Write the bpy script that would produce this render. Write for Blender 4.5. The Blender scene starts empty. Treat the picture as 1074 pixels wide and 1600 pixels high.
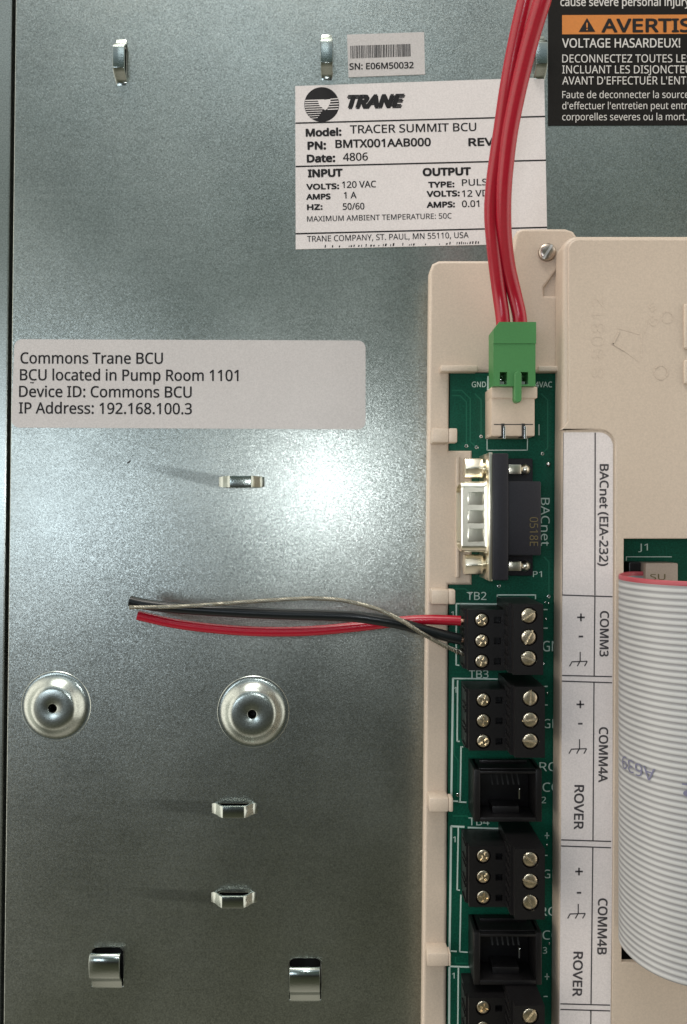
import bpy, bmesh, math, os, random
from mathutils import Matrix, Vector
random.seed(7)
PI = math.pi
S = 0.0011            # one drawing unit is 1.1 mm
D = 190.0             # lens to panel, in units
F = 1197.0            # focal length in photo pixels
CX, CY = 537.0, 800.0
C = bpy.context.scene.collection

# ------------------------------------------------------------------ camera, world, lamps, exposure
def W(x, y, z):       # drawing units (right, up, towards the viewer) -> world metres (the panel stands upright)
    return Vector((x * S, -z * S, y * S))
ROT = (PI / 2, 0, 0)
sc = bpy.context.scene
cam = bpy.data.cameras.new('camera')
cam.sensor_fit = 'VERTICAL'; cam.sensor_height = 24.0; cam.lens = 24.0 * F / 1600.0
cam.clip_start = 0.005; cam.clip_end = 50
co = bpy.data.objects.new('camera', cam); C.objects.link(co)
co.location = W(0, 0, D); co.rotation_euler = ROT
sc.camera = co

world = bpy.data.worlds.new('World'); sc.world = world; world.use_nodes = True
nt = world.node_tree
bg = nt.nodes['Background']
tc = nt.nodes.new('ShaderNodeTexCoord'); sep = nt.nodes.new('ShaderNodeSeparateXYZ')
rmp = nt.nodes.new('ShaderNodeValToRGB'); mr = nt.nodes.new('ShaderNodeMapRange')
nt.links.new(tc.outputs['Generated'], sep.inputs[0]); nt.links.new(sep.outputs['Z'], mr.inputs['Value'])
mr.inputs['From Min'].default_value = -1; mr.inputs['From Max'].default_value = 1
nt.links.new(mr.outputs[0], rmp.inputs[0]); nt.links.new(rmp.outputs[0], bg.inputs['Color'])
els = rmp.color_ramp.elements
els[0].position = 0.0; els[0].color = (.60, .54, .45, 1)  # world from below brightened as added fill for the beige
els[1].position = 1.0; els[1].color = (.85, .82, .76, 1)
for p, c in ((.08, (.42, .38, .31, 1)), (.15, (.13, .125, .085, 1)), (.25, (.080, .082, .048, 1)), (.38, (.018, .016, .013, 1)), (.47, (.085, .092, .092, 1)),
             (.55, (.12, .148, .140, 1)), (.62, (.088, .118, .084, 1)), (.70, (.075, .106, .088, 1)), (.765, (.36, .45, .53, 1)), (.86, (.7, .7, .66, 1))):
    e = els.new(p); e.color = c
# side directions brightened as added fill light, no walls modelled
ab = nt.nodes.new('ShaderNodeMath'); ab.operation = 'ABSOLUTE'; nt.links.new(sep.outputs['X'], ab.inputs[0])
sm = nt.nodes.new('ShaderNodeMapRange'); sm.interpolation_type = 'SMOOTHSTEP'; nt.links.new(ab.outputs[0], sm.inputs['Value'])
sm.inputs['From Min'].default_value = .52; sm.inputs['From Max'].default_value = .86
wm = nt.nodes.new('ShaderNodeMix'); wm.data_type = 'RGBA'; nt.links.new(sm.outputs[0], wm.inputs['Factor'])
nt.links.new(rmp.outputs[0], wm.inputs['A']); wm.inputs['B'].default_value = (2.1, 1.94, 1.72, 1)
nt.links.new(wm.outputs['Result'], bg.inputs['Color'])
bg.inputs['Strength'].default_value = 1.0

def area(name, loc, target, sx, sy, power, col, shape='RECTANGLE'):
    l = bpy.data.lights.new(name, 'AREA'); l.shape = shape; l.size = sx * S; l.size_y = sy * S
    l.energy = power; l.color = col
    o = bpy.data.objects.new(name, l); C.objects.link(o)
    a, b = W(*loc), W(*target); o.location = a
    o.rotation_euler = (b - a).to_track_quat('-Z', 'Y').to_euler()
    return o
area('phone_flash', (-9, 13, 212), (0, -14, 0), 30, 30, 0.076, (.92, .96, 1.0), 'DISK')
area('ceiling_lamp', (-250, 1350, 430), (0, 0, 0), 900, 260, 14.0, (1.0, .95, .88))
area('side_lamp', (-525, 30, 1050), (0, 0, 0), 260, 230, 1.65, (.78, .88, 1.0))
area('overhead_lamp', (-120, 745, 900), (0, 40, 0), 430, 80, .36, (.80, .91, 1.0))

sc.view_settings.view_transform = 'Standard'
sc.view_settings.look = 'None'
sc.view_settings.exposure = 0.0
sc.view_settings.gamma = 1.0
sc.view_settings.use_curve_mapping = False

# ------------------------------------------------------------------ helpers
def at(px, py, z):    # a point seen at photo pixel (px, py) whose height over the panel is z
    k = (D - z) / F
    return Vector(((px - CX) * k, (CY - py) * k, z))

def tag(o, label=None, cat=None, group=None, kind=None):
    for k, v in (('label', label), ('category', cat), ('group', group), ('kind', kind)):
        if v: o[k] = v
    return o

ORG = {}
def thing(name, label, cat, org, group=None):
    o = bpy.data.objects.new(name, None); C.objects.link(o)
    o.empty_display_size = 0.004
    o.location = W(*org); o.rotation_euler = ROT; ORG[o.name] = Vector(org)
    return tag(o, label, cat, group)

class MB:
    def __init__(s): s.v = []; s.f = []; s.uv = {}
    def add(s, vs, fs):
        n = len(s.v); s.v += [Vector(v) for v in vs]; s.f += [tuple(i + n for i in f) for f in fs]; return s
    def box(s, x0, y0, z0, x1, y1, z1):
        if x0 > x1: x0, x1 = x1, x0
        if y0 > y1: y0, y1 = y1, y0
        if z0 > z1: z0, z1 = z1, z0
        return s.add([(x0,y0,z0),(x1,y0,z0),(x1,y1,z0),(x0,y1,z0),(x0,y0,z1),(x1,y0,z1),(x1,y1,z1),(x0,y1,z1)],
              [(3,2,1,0),(4,5,6,7),(0,1,5,4),(1,2,6,5),(2,3,7,6),(3,0,4,7)])
    def prism(s, poly, z0, z1):
        n = len(poly); a = sum(poly[i][0]*poly[(i+1)%n][1]-poly[(i+1)%n][0]*poly[i][1] for i in range(n))
        if a < 0: poly = poly[::-1]
        vs = [(p[0],p[1],z0) for p in poly] + [(p[0],p[1],z1) for p in poly]
        fs = [tuple(range(n-1,-1,-1)), tuple(range(n,2*n))] + [(i,(i+1)%n,n+(i+1)%n,n+i) for i in range(n)]
        return s.add(vs, fs)
    def sweep(s, poly, axis_pts):      # poly in (u,w) swept: poly list of Vector rows already 3-D
        pass
    def extrude_y(s, prof, x0, x1):    # profile in (y,z), closed, extruded along x
        n = len(prof); a = sum(prof[i][0]*prof[(i+1)%n][1]-prof[(i+1)%n][0]*prof[i][1] for i in range(n))
        if a < 0: prof = prof[::-1]
        vs = [(x0,p[0],p[1]) for p in prof] + [(x1,p[0],p[1]) for p in prof]
        fs = [tuple(range(n-1,-1,-1)), tuple(range(n,2*n))] + [(i,(i+1)%n,n+(i+1)%n,n+i) for i in range(n)]
        return s.add(vs, fs)
    def lathe(s, prof, cx, cy, n=40):  # profile (r,z), axis towards the viewer
        vs = []; fs = []; m = len(prof)
        for i in range(n):
            a = 2*PI*i/n
            vs += [(cx+r*math.cos(a), cy+r*math.sin(a), z) for r, z in prof]
        for i in range(n):
            for j in range(m-1):
                a, b = i*m+j, ((i+1)%n)*m+j
                fs.append((a, b, b+1, a+1))
        return s.add(vs, fs)
    def ball(s, c, r, n=10):
        prof = [(max(r*math.sin(PI*k/n), 1e-4), c[2]-r*math.cos(PI*k/n)) for k in range(n+1)]
        return s.lathe(prof, c[0], c[1], 14)
    def tube(s, pts, r, n=14, caps=True, rf=None):
        pts = [Vector(p) for p in pts]; m = len(pts); vs = []; fs = []
        up = Vector((0, 0, 1))
        for i, p in enumerate(pts):
            t = (pts[min(i+1,m-1)] - pts[max(i-1,0)]).normalized()
            a = up - t*up.dot(t)
            if a.length < 1e-4: a = Vector((1,0,0)) - t*t.x
            a.normalize(); up = a; b = t.cross(a)
            rr = r if rf is None else r*rf(i/(m-1))
            vs += [p + a*(rr*math.cos(2*PI*k/n)) + b*(rr*math.sin(2*PI*k/n)) for k in range(n)]
        for i in range(m-1):
            for k in range(n):
                fs.append((i*n+k, i*n+(k+1)%n, (i+1)*n+(k+1)%n, (i+1)*n+k))
        if caps: fs += [tuple(range(n-1,-1,-1)), tuple((m-1)*n+k for k in range(n))]
        return s.add(vs, fs)
    def build(s, name, m, parent=None, org=None, bevel=0, seg=2, smooth=False, xf=None):
        porg = ORG[parent.name] if parent else None
        if org is None: org = porg if parent else (sum(s.v, Vector())/len(s.v))
        org = Vector(org)
        me = bpy.data.meshes.new(name)
        me.from_pydata([(v - org)*S for v in s.v], [], s.f)
        bm = bmesh.new(); bm.from_mesh(me)
        bmesh.ops.recalc_face_normals(bm, faces=bm.faces)
        if bevel:
            es = [e for e in bm.edges if len(e.link_faces) == 2 and e.calc_face_angle(0) > 0.6]
            bmesh.ops.bevel(bm, geom=es, offset=bevel*S, segments=seg, profile=.5, affect='EDGES', clamp_overlap=True)
        bm.to_mesh(me); bm.free()
        if smooth:
            me.polygons.foreach_set('use_smooth', [True]*len(me.polygons))
            try: me.set_sharp_from_angle(angle=math.radians(40))
            except Exception: pass
        me.materials.append(m)
        o = bpy.data.objects.new(name, me); C.objects.link(o)
        ORG[o.name] = org
        if parent:
            o.parent = parent; o.location = (org - porg)*S
        else:
            o.location = W(*org); o.rotation_euler = ROT
        return o

def copy_part(o, parent, org):
    c = o.copy(); C.objects.link(c); c.parent = parent
    c.location = (Vector(org) - ORG[parent.name])*S; ORG[c.name] = Vector(org)
    for ch in list(o.children):
        k = ch.copy(); C.objects.link(k); k.parent = c; ORG[k.name] = Vector(org) + (ORG[ch.name]-ORG[o.name])
    return c

def copy_thing(root, org, label):
    r = root.copy(); C.objects.link(r); r.location = W(*org); r['label'] = label; ORG[r.name] = Vector(org)
    def rec(a, b):
        for ch in list(a.children):
            k = ch.copy(); C.objects.link(k); k.parent = b; ORG[k.name] = Vector((0,0,0)); rec(ch, k)
    rec(root, r)
    return r

def eval_curve(cu):
    o = bpy.data.objects.new('tmp', cu); C.objects.link(o)
    dg = bpy.context.evaluated_depsgraph_get(); dg.update()
    me = bpy.data.meshes.new_from_object(o.evaluated_get(dg))
    vs = [v.co.copy() for v in me.vertices]; fs = [tuple(p.vertices) for p in me.polygons]
    bpy.data.objects.remove(o); bpy.data.curves.remove(cu); bpy.data.meshes.remove(me)
    return vs, fs

def plate(mb, loops, z0, z1, bevel=0.0, res=2):   # first loop outline, others holes; (x,y) units
    cu = bpy.data.curves.new('tmp', 'CURVE'); cu.dimensions = '2D'; cu.fill_mode = 'BOTH'
    cu.extrude = (z1-z0)/2 - bevel; cu.bevel_depth = bevel; cu.bevel_resolution = res; cu.offset = -bevel
    for k, lp in enumerate(loops):
        n = len(lp); a = sum(lp[i][0]*lp[(i+1)%n][1]-lp[(i+1)%n][0]*lp[i][1] for i in range(n))
        if (a < 0) == (k == 0): lp = lp[::-1]
        sp = cu.splines.new('POLY'); sp.points.add(n-1); sp.use_cyclic_u = True
        for p, q in zip(sp.points, lp): p.co = (q[0], q[1], 0, 1)
    vs, fs = eval_curve(cu)
    mb.add([(v.x, v.y, v.z + (z0+z1)/2) for v in vs], fs)
    return mb

def rnd(poly, radii, n=6):            # round the corners of a polygon; radii per corner (or one number)
    out = []; m = len(poly)
    for i, p in enumerate(poly):
        r = radii[i] if isinstance(radii, (list, tuple)) else radii
        p = Vector(p[:2]); a = Vector(poly[i-1][:2]); b = Vector(poly[(i+1)%m][:2])
        if r <= 0: out.append(tuple(p)); continue
        u = (a-p).normalized(); v = (b-p).normalized()
        ang = u.angle(v); t = min(r/math.tan(ang/2), (a-p).length*.49, (b-p).length*.49); rr = t*math.tan(ang/2)
        c = p + (u+v).normalized()*(rr/math.sin(ang/2)); s0 = p+u*t-c; s1 = p+v*t-c
        for k in range(n+1):
            q = s0.lerp(s1, k/n); q = q.normalized()*rr if q.length > 1e-9 else q
            out.append(tuple(c+q))
    return out

def P2(pts, z): return [tuple(at(x, y, z)[:2]) for x, y in pts]

try:
    FONT = bpy.data.fonts.load(os.path.join(bpy.utils.system_resource('DATAFILES'), 'fonts', 'NotoSansHebrew-Regular.woff2'))
except Exception:
    FONT = None
_cap = None
def glyphs(s):
    cu = bpy.data.curves.new('tmp', 'FONT'); cu.body = s; cu.resolution_u = 3
    if FONT: cu.font = FONT
    return eval_curve(cu)
def text(mb, s, p0, p1, cap, z, bold=0.0, shear=0.0):
    """p0, p1: pixels of the ends of the baseline; cap: capital height in pixels; bold: overprint radius in ems"""
    global _cap
    if _cap is None:
        v, _ = glyphs('H'); _cap = max(q.y for q in v)
    vs, fs = glyphs(s)
    vs = [Vector((q.x + shear*q.y, q.y, 0)) for q in vs]
    x0 = min(q.x for q in vs); x1 = max(q.x for q in vs)
    a = at(p0[0], p0[1], z); b = at(p1[0], p1[1], z); d = b - a; up = Vector((-d.y, d.x, 0)).normalized(); ux = d.normalized()
    h = cap*(D-z)/F/_cap
    shifts = [(0, 0)] if bold <= 0 else [(bold*math.cos(2*PI*k/6), bold*math.sin(2*PI*k/6)) for k in range(6)] + [(0, 0)]
    for k, (sx, sy) in enumerate(shifts):
        lift = Vector((0, 0, .003*k))
        mb.add([a + lift + d*((q.x-x0)/(x1-x0)) + ux*(sx*h) + up*((q.y+sy)*h) for q in vs], fs)
def line(mb, p0, p1, w, z):
    a = at(p0[0], p0[1], z); b = at(p1[0], p1[1], z); d = (b-a).normalized(); n = Vector((-d.y, d.x, 0))*(w*(D-z)/F/2)
    mb.add([a-n, b-n, b+n, a+n], [(0,1,2,3)])
def quad(mb, pts, z): mb.add([at(x, y, z) for x, y in pts], [tuple(range(len(pts)))])

def smooth_path(pts, n=10):           # Catmull-Rom through the points
    P = [Vector(p) for p in pts]; P = [P[0]*2-P[1]] + P + [P[-1]*2-P[-2]]; out = []
    for i in range(1, len(P)-2):
        a, b, c, d = P[i-1:i+3]
        for k in range(n):
            t = k/n
            out.append(.5*((2*b)+(c-a)*t+(2*a-5*b+4*c-d)*t*t+(3*b-a-3*c+d)*t**3))
    out.append(P[-2]); return out

# ------------------------------------------------------------------ materials
def mat(name, col, rough=.5, metal=0.0, spec=.5, grain=0.0, gscale=2200, bump=0.0, bscale=2200, coat=0.0):
    m = bpy.data.materials.new(name); m.use_nodes = True
    t = m.node_tree; b = t.nodes['Principled BSDF']
    b.inputs['Base Color'].default_value = (*col, 1); b.inputs['Roughness'].default_value = rough
    b.inputs['Metallic'].default_value = metal; b.inputs['Specular IOR Level'].default_value = spec
    b.inputs['Coat Weight'].default_value = coat
    tc = t.nodes.new('ShaderNodeTexCoord')
    if grain:
        n = t.nodes.new('ShaderNodeTexNoise'); n.inputs['Scale'].default_value = gscale; n.inputs['Detail'].default_value = 2
        t.links.new(tc.outputs['Object'], n.inputs['Vector'])
        n2 = t.nodes.new('ShaderNodeTexNoise'); n2.inputs['Scale'].default_value = 45; n2.inputs['Detail'].default_value = 3
        t.links.new(tc.outputs['Object'], n2.inputs['Vector'])
        ad = t.nodes.new('ShaderNodeMath'); ad.operation = 'MULTIPLY_ADD'; ad.inputs[1].default_value = .35
        t.links.new(n2.outputs['Fac'], ad.inputs[0]); t.links.new(n.outputs['Fac'], ad.inputs[2])
        r = t.nodes.new('ShaderNodeMapRange'); r.inputs['From Min'].default_value = .42; r.inputs['From Max'].default_value = .92
        r.inputs['To Min'].default_value = 1-grain; r.inputs['To Max'].default_value = 1+grain
        t.links.new(ad.outputs[0], r.inputs['Value'])
        v = t.nodes.new('ShaderNodeVectorMath'); v.operation = 'SCALE'; v.inputs[0].default_value = col
        t.links.new(r.outputs[0], v.inputs['Scale']); t.links.new(v.outputs[0], b.inputs['Base Color'])
    if bump:
        n = t.nodes.new('ShaderNodeTexNoise'); n.inputs['Scale'].default_value = bscale; n.inputs['Detail'].default_value = 3
        t.links.new(tc.outputs['Object'], n.inputs['Vector'])
        bp = t.nodes.new('ShaderNodeBump'); bp.inputs['Strength'].default_value = bump; bp.inputs['Distance'].default_value = .00012
        t.links.new(n.outputs['Fac'], bp.inputs['Height']); t.links.new(bp.outputs[0], b.inputs['Normal'])
    return m

def galvanised(streaks=None):
    m = mat('galvanised_steel', (.415, .445, .415), .34, 1.0, grain=.30, gscale=2600, bump=.10, bscale=1500)
    t = m.node_tree; b = t.nodes['Principled BSDF']; tc = [n for n in t.nodes if n.type == 'TEX_COORD'][0]
    # cloudy passivation and fine rolling marks in the gloss
    n = t.nodes.new('ShaderNodeTexNoise'); n.inputs['Scale'].default_value = 26; n.inputs['Detail'].default_value = 5
    mp = t.nodes.new('ShaderNodeMapping'); mp.inputs['Scale'].default_value = (60, 900, 60)
    n2 = t.nodes.new('ShaderNodeTexNoise'); n2.inputs['Scale'].default_value = 1.0; n2.inputs['Detail'].default_value = 3
    t.links.new(tc.outputs['Object'], n.inputs['Vector']); t.links.new(tc.outputs['Object'], mp.inputs[0]); t.links.new(mp.outputs[0], n2.inputs['Vector'])
    ad = t.nodes.new('ShaderNodeMath'); ad.operation = 'MULTIPLY_ADD'; ad.inputs[1].default_value = .25
    t.links.new(n2.outputs['Fac'], ad.inputs[0]); t.links.new(n.outputs['Fac'], ad.inputs[2])
    r = t.nodes.new('ShaderNodeMapRange'); r.inputs['From Min'].default_value = .38; r.inputs['From Max'].default_value = .88
    r.inputs['To Min'].default_value = .285; r.inputs['To Max'].default_value = .355
    t.links.new(ad.outputs[0], r.inputs['Value']); t.links.new(r.outputs[0], b.inputs['Roughness'])
    if streaks is None: return m
    # zinc grain: every crystal tips its own way, so highlights break into fine sparkle
    vo = t.nodes.new('ShaderNodeTexVoronoi'); vo.inputs['Scale'].default_value = 5000
    t.links.new(tc.outputs['Object'], vo.inputs['Vector'])
    vs_ = t.nodes.new('ShaderNodeVectorMath'); vs_.operation = 'SUBTRACT'; vs_.inputs[1].default_value = (.5, .5, .5); t.links.new(vo.outputs['Color'], vs_.inputs[0])
    vm = t.nodes.new('ShaderNodeVectorMath'); vm.operation = 'SCALE'; vm.inputs['Scale'].default_value = .10; t.links.new(vs_.outputs[0], vm.inputs[0])
    va = t.nodes.new('ShaderNodeVectorMath'); va.operation = 'ADD'; t.links.new(vm.outputs[0], va.inputs[0])
    t.links.new(b.inputs['Normal'].links[0].from_socket, va.inputs[1])
    vn = t.nodes.new('ShaderNodeVectorMath'); vn.operation = 'NORMALIZE'; t.links.new(va.outputs[0], vn.inputs[0]); t.links.new(vn.outputs[0], b.inputs['Normal'])
    def mth(op, a, b_=None, c_=None):
        q = t.nodes.new('ShaderNodeMath'); q.operation = op
        for k_, v_ in enumerate((a, b_, c_)):
            if v_ is None: continue
            if isinstance(v_, (int, float)): q.inputs[k_].default_value = v_
            else: t.links.new(v_, q.inputs[k_])
        return q.outputs[0]
    def sstep(v_, a, b_, lo, hi):
        q = t.nodes.new('ShaderNodeMapRange'); q.interpolation_type = 'SMOOTHSTEP'; t.links.new(v_, q.inputs['Value'])
        for k_, x_ in (('From Min', a), ('From Max', b_), ('To Min', lo), ('To Max', hi)): q.inputs[k_].default_value = x_
        return q.outputs[0]
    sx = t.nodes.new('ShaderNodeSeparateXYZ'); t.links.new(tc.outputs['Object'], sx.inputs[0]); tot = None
    for (x0, y0), (x1, y1), w0, w1, amt in streaks:      # tapering darker streaks mixed into the base colour, running away from the lanced loops
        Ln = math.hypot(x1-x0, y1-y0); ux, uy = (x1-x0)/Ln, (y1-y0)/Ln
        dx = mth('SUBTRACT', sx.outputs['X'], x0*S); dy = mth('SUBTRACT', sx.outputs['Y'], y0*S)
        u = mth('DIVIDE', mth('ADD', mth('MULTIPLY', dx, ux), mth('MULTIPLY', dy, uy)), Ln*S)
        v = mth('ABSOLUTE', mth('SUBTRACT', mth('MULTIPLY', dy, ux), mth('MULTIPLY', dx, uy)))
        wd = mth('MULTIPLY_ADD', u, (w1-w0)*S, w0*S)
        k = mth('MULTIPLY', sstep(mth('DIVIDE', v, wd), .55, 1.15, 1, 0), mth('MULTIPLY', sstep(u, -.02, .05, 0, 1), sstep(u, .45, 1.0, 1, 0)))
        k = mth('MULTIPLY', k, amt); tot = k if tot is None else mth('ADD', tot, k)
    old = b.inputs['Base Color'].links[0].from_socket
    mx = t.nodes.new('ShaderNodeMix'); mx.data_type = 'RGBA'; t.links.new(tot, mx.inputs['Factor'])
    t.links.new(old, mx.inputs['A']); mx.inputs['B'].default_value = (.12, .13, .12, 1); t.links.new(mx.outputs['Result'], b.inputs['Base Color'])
    return m
def _xy(px, py): return tuple(at(px, py, 0)[:2])
GALV = galvanised()
DOME = mat('polished_zinc', (.40, .44, .41), .28, 1.0, grain=.2, bump=.12, bscale=900)
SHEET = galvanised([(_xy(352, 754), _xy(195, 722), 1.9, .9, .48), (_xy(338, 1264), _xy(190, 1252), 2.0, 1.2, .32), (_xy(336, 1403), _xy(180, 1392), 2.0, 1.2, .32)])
BRIGHT = mat('bare_zinc', (.38, .42, .39), .2, 1.0, bump=.15)
BEIGE = mat('beige_plastic', (.55, .458, .37), .42, grain=.075, gscale=2400, bump=.2, bscale=2600)
BEIGE_T = mat('beige_connector_plastic', (.54, .44, .345), .5, grain=.05)
PAPER = mat('white_label', (.68, .64, .63), .5, grain=.09, gscale=2600)
PAPER2 = mat('grey_white_label', (.525, .50, .49), .40, grain=.09, gscale=2600)
STRIPLBL = mat('white_strip_label', (.68, .63, .62), .45, grain=.09, gscale=2600)
INK = mat('black_ink', (.012, .011, .012), .5, spec=.25)
GREYINK = mat('grey_ink', (.05, .045, .05), .5)
BLACKLBL = mat('black_label', (.010, .009, .008), .5, spec=.15, grain=.2)
WHITEINK = mat('white_ink', (.62, .60, .57), .5)
ORANGE = mat('orange_ink', (.58, .20, .035), .5, grain=.06)
PCB = mat('green_board', (.004, .070, .042), .38, spec=.22, grain=.35)
SILK = mat('silkscreen', (.50, .62, .56), .6)
BLK = mat('black_plastic', (.0055, .005, .0055), .40, spec=.38, grain=.2, bump=.2)
BLK2 = mat('dark_grey_plastic', (.011, .011, .016), .5, spec=.35, grain=.2, bump=.2)
NICK = mat('nickel', (.80, .68, .50), .30, 1.0, grain=.3, gscale=1400, bump=.6, bscale=900)
TIN = mat('tinned_shell', (.84, .79, .66), .28, 1.0, bump=.15, bscale=420)
SOLDER = mat('solder', (.72, .72, .70), .2, 1.0)
STEEL = mat('screw_steel', (.40, .35, .30), .3, 1.0)
SLOT = mat('slot_highlight', (.80, .80, .78), .4, .4)  # painted highlight: pale colour for the gleam in the mounting screw's slot
BRASS = mat('worn_slot', (.62, .55, .42), .45, .9)
COPPER = mat('copper', (.80, .50, .36), .3, 1.0)
RED = mat('red_insulation', (.35, .006, .021), .25, grain=.08, bump=.08, bscale=600)
BLKW = mat('black_insulation', (.006, .008, .009), .28, spec=.35, bump=.08, bscale=600)
DRAIN = mat('tinned_copper_braid', (.27, .26, .215), .42, 1.0)
GREEN = mat('green_plastic', (.055, .205, .062), .45, grain=.06)
DARK = mat('shadowed_cavity', (.02, .02, .02), .7)
YELINK = mat('yellowed_ink', (.085, .065, .022), .6)

# ------------------------------------------------------------------ enclosure and back panel
mb = MB().box(-200, -230, -9.5, 230, 230, -8)
tag(mb.build('enclosure_back', DARK, org=(0, 0, -9)), kind='structure')

# left edge runs from pixel (25,0) to (6,1600)
def lx(py): return 25 - 19*py/1600.0
left = [tuple(at(lx(-300), -300, 0)[:2]), tuple(at(lx(1900), 1900, 0)[:2])]
outer = [left[0], left[1], (170, left[1][1]), (170, left[0][1])]
loop_specs = [((190, 98), 90), ((511, 90), 90), ((843, 92), 90), ((378, 753), 0), ((367, 1263), 0), ((366, 1402), 0)]
dimple_specs = [(88, 1103, 8.45), (396, 1112, 8.75)]
hook_specs = [(168, 1481, 1541), (477, 1498, 1562)]
holes = []
for (px, py), a in loop_specs:
    c = at(px, py, 0); hw, hh = (3.8, 1.12)
    r = [(-hw, -hh), (hw, -hh), (hw, hh), (-hw, hh)]
    if a: r = [(-q, p) for p, q in r]
    holes.append(rnd([(c.x+p, c.y+q) for p, q in r], .5, 3))
for px, py, r in dimple_specs:
    c = at(px, py, 0); holes.append([(c.x+r*.99*math.cos(2*PI*k/48), c.y+r*.99*math.sin(2*PI*k/48)) for k in range(48)])
for px, y0, y1 in hook_specs:
    t = at(px, y0, 0); b = at(px, y1, 0)
    holes.append(rnd([(t.x-3.9, b.y), (t.x+3.9, b.y), (t.x+3.9, t.y), (t.x-3.9, t.y)], [.1, .1, 1.4, 1.4], 4))
panel = thing('back_panel', 'galvanised steel back panel, the large speckled metal sheet everything is mounted on', 'metal panel', (0, 0, -1.2))
mb = MB(); plate(mb, [outer] + holes, -1.2, 0.0, .18)
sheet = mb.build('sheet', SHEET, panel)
mb = MB().box(left[0][0]+.05, left[0][1], -7.5, left[0][0]+.9, left[1][1], -1.25)
# the panel's return flange follows its slanted edge
mb = MB().add([Vector((left[0][0]+.1, left[0][1], -7.8)), Vector((left[1][0]+.1, left[1][1], -7.8)), Vector((left[1][0]+.1, left[1][1], -1.2)), Vector((left[0][0]+.1, left[0][1], -1.2)),
               Vector((left[0][0]+1.2, left[0][1], -7.8)), Vector((left[1][0]+1.2, left[1][1], -7.8)), Vector((left[1][0]+1.2, left[1][1], -1.2)), Vector((left[0][0]+1.2, left[0][1], -1.2))],
              [(0,1,2,3),(4,5,6,7),(0,1,5,4),(1,2,6,5),(2,3,7,6),(3,0,4,7)])
mb.build('return_flange', GALV, panel)

def loop_mesh(ang):
    """lanced bridge: two ramps and a flat, raised over its slot"""
    prof = [(-6.1, -.05), (-5.2, .05), (-4.4, .6), (-3.5, 1.9), (-2.6, 2.6), (2.6, 2.6), (3.5, 1.9), (4.4, .6), (5.2, .05), (6.1, -.05)]
    th = .75; hw = 1.45; m = MB(); n = len(prof); vs = []
    for x, z in prof:
        w = hw*(1.0 if abs(x) < 4.6 else .92)
        vs += [(x, -w, z), (x, w, z), (x, w, z-th), (x, -w, z-th)]
    fs = [(0,3,2,1), (4*n-4, 4*n-3, 4*n-2, 4*n-1)]
    for i in range(n-1):
        for k in range(4):
            fs.append((4*i+k, 4*i+(k+1)%4, 4*i+4+(k+1)%4, 4*i+4+k))
    c, s = math.cos(ang), math.sin(ang)
    m.add([(x*c-y*s, x*s+y*c, z) for x, y, z in vs], fs)
    return m
protos = {}
for (px, py), a in loop_specs:
    c = at(px, py, 0)
    if a not in protos:
        m = loop_mesh(math.radians(a)); m.v = [v + c for v in m.v]
        protos[a] = m.build('cable_tie_loop', BRIGHT, panel, org=c, bevel=.16, smooth=True)
    else:
        copy_part(protos[a], panel, c)
for px, py, r in dimple_specs:
    c = at(px, py, 0)
    m = MB().lathe([(r+.25, -.06), (r+.05, .12), (r-.35, .10), (r-.9, .22), (r-1.5, .6), (r-2.1, 1.1), (r-2.6, 1.65), (r-3.0, 2.05), (r-3.4, 2.3), (r-4.0, 2.45), (r-5.2, 2.5), (1.3, 2.5), (1.12, 2.4), (1.05, 2.0), (1.05, -.5)], c.x, c.y, 64)
    o = m.build('raised_dimple', DOME, panel, org=c, smooth=True)
for px, y0, y1 in hook_specs:
    t = at(px, y0, 0); b = at(px, y1, 0); h = t.y - b.y
    # strip springing from the lower edge of its window, stepped forward then flat
    pr = [(b.y-.6, -.1), (b.y+.2, .35), (b.y+1.5, .75), (b.y+2.3, 1.3), (b.y+3.0, 2.1), (b.y+3.9, 2.6), (b.y+7.4, 2.9), (b.y+8.6, 2.6), (b.y+9.1, 2.1)]
    th = .7
    prof = pr + [(y, z-th) for y, z in pr[::-1]]
    m = MB().extrude_y(prof, t.x-3.75, t.x+3.75)
    m.build('hook_tab', BRIGHT, panel, org=(t.x, b.y, 0), bevel=.18, smooth=True)
# a nick in the zinc, left of the middle loop
m = MB(); line(m, (199, 724), (204, 720), 2.2, .03); m.build('scratch', DARK, panel)
for sx_, sy_ in ((325, 230), (231, 487), (436, 757), (551, 1340), (120, 822), (64, 1385), (418, 1520), (585, 452)):
    m = MB(); line(m, (sx_, sy_), (sx_+random.uniform(.8, 2), sy_+random.uniform(-1.5, 1.5)), random.uniform(.7, 1.3), .03); m.build('scratch', DARK, panel)

m = MB()
a0 = at(lx(-300)-5, -300, -1.5); a1 = at(lx(1900)-5, 1900, -1.5)
m.prism([(a0.x, a0.y), (a1.x, a1.y), (a1.x-28, a1.y), (a0.x-28, a0.y)], -4.0, -1.2)
m.prism([(a0.x+.5, a0.y), (a1.x+.5, a1.y), (a1.x-3, a1.y), (a0.x-3, a0.y)], -5.0, -4.1)
fr = m.build('enclosure_flange', GALV, org=(a1.x-14, 0, -4), bevel=.4)
tag(fr, 'narrow galvanised enclosure flange beyond the dark gap at the edge of the back panel', 'metal flange')

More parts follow.
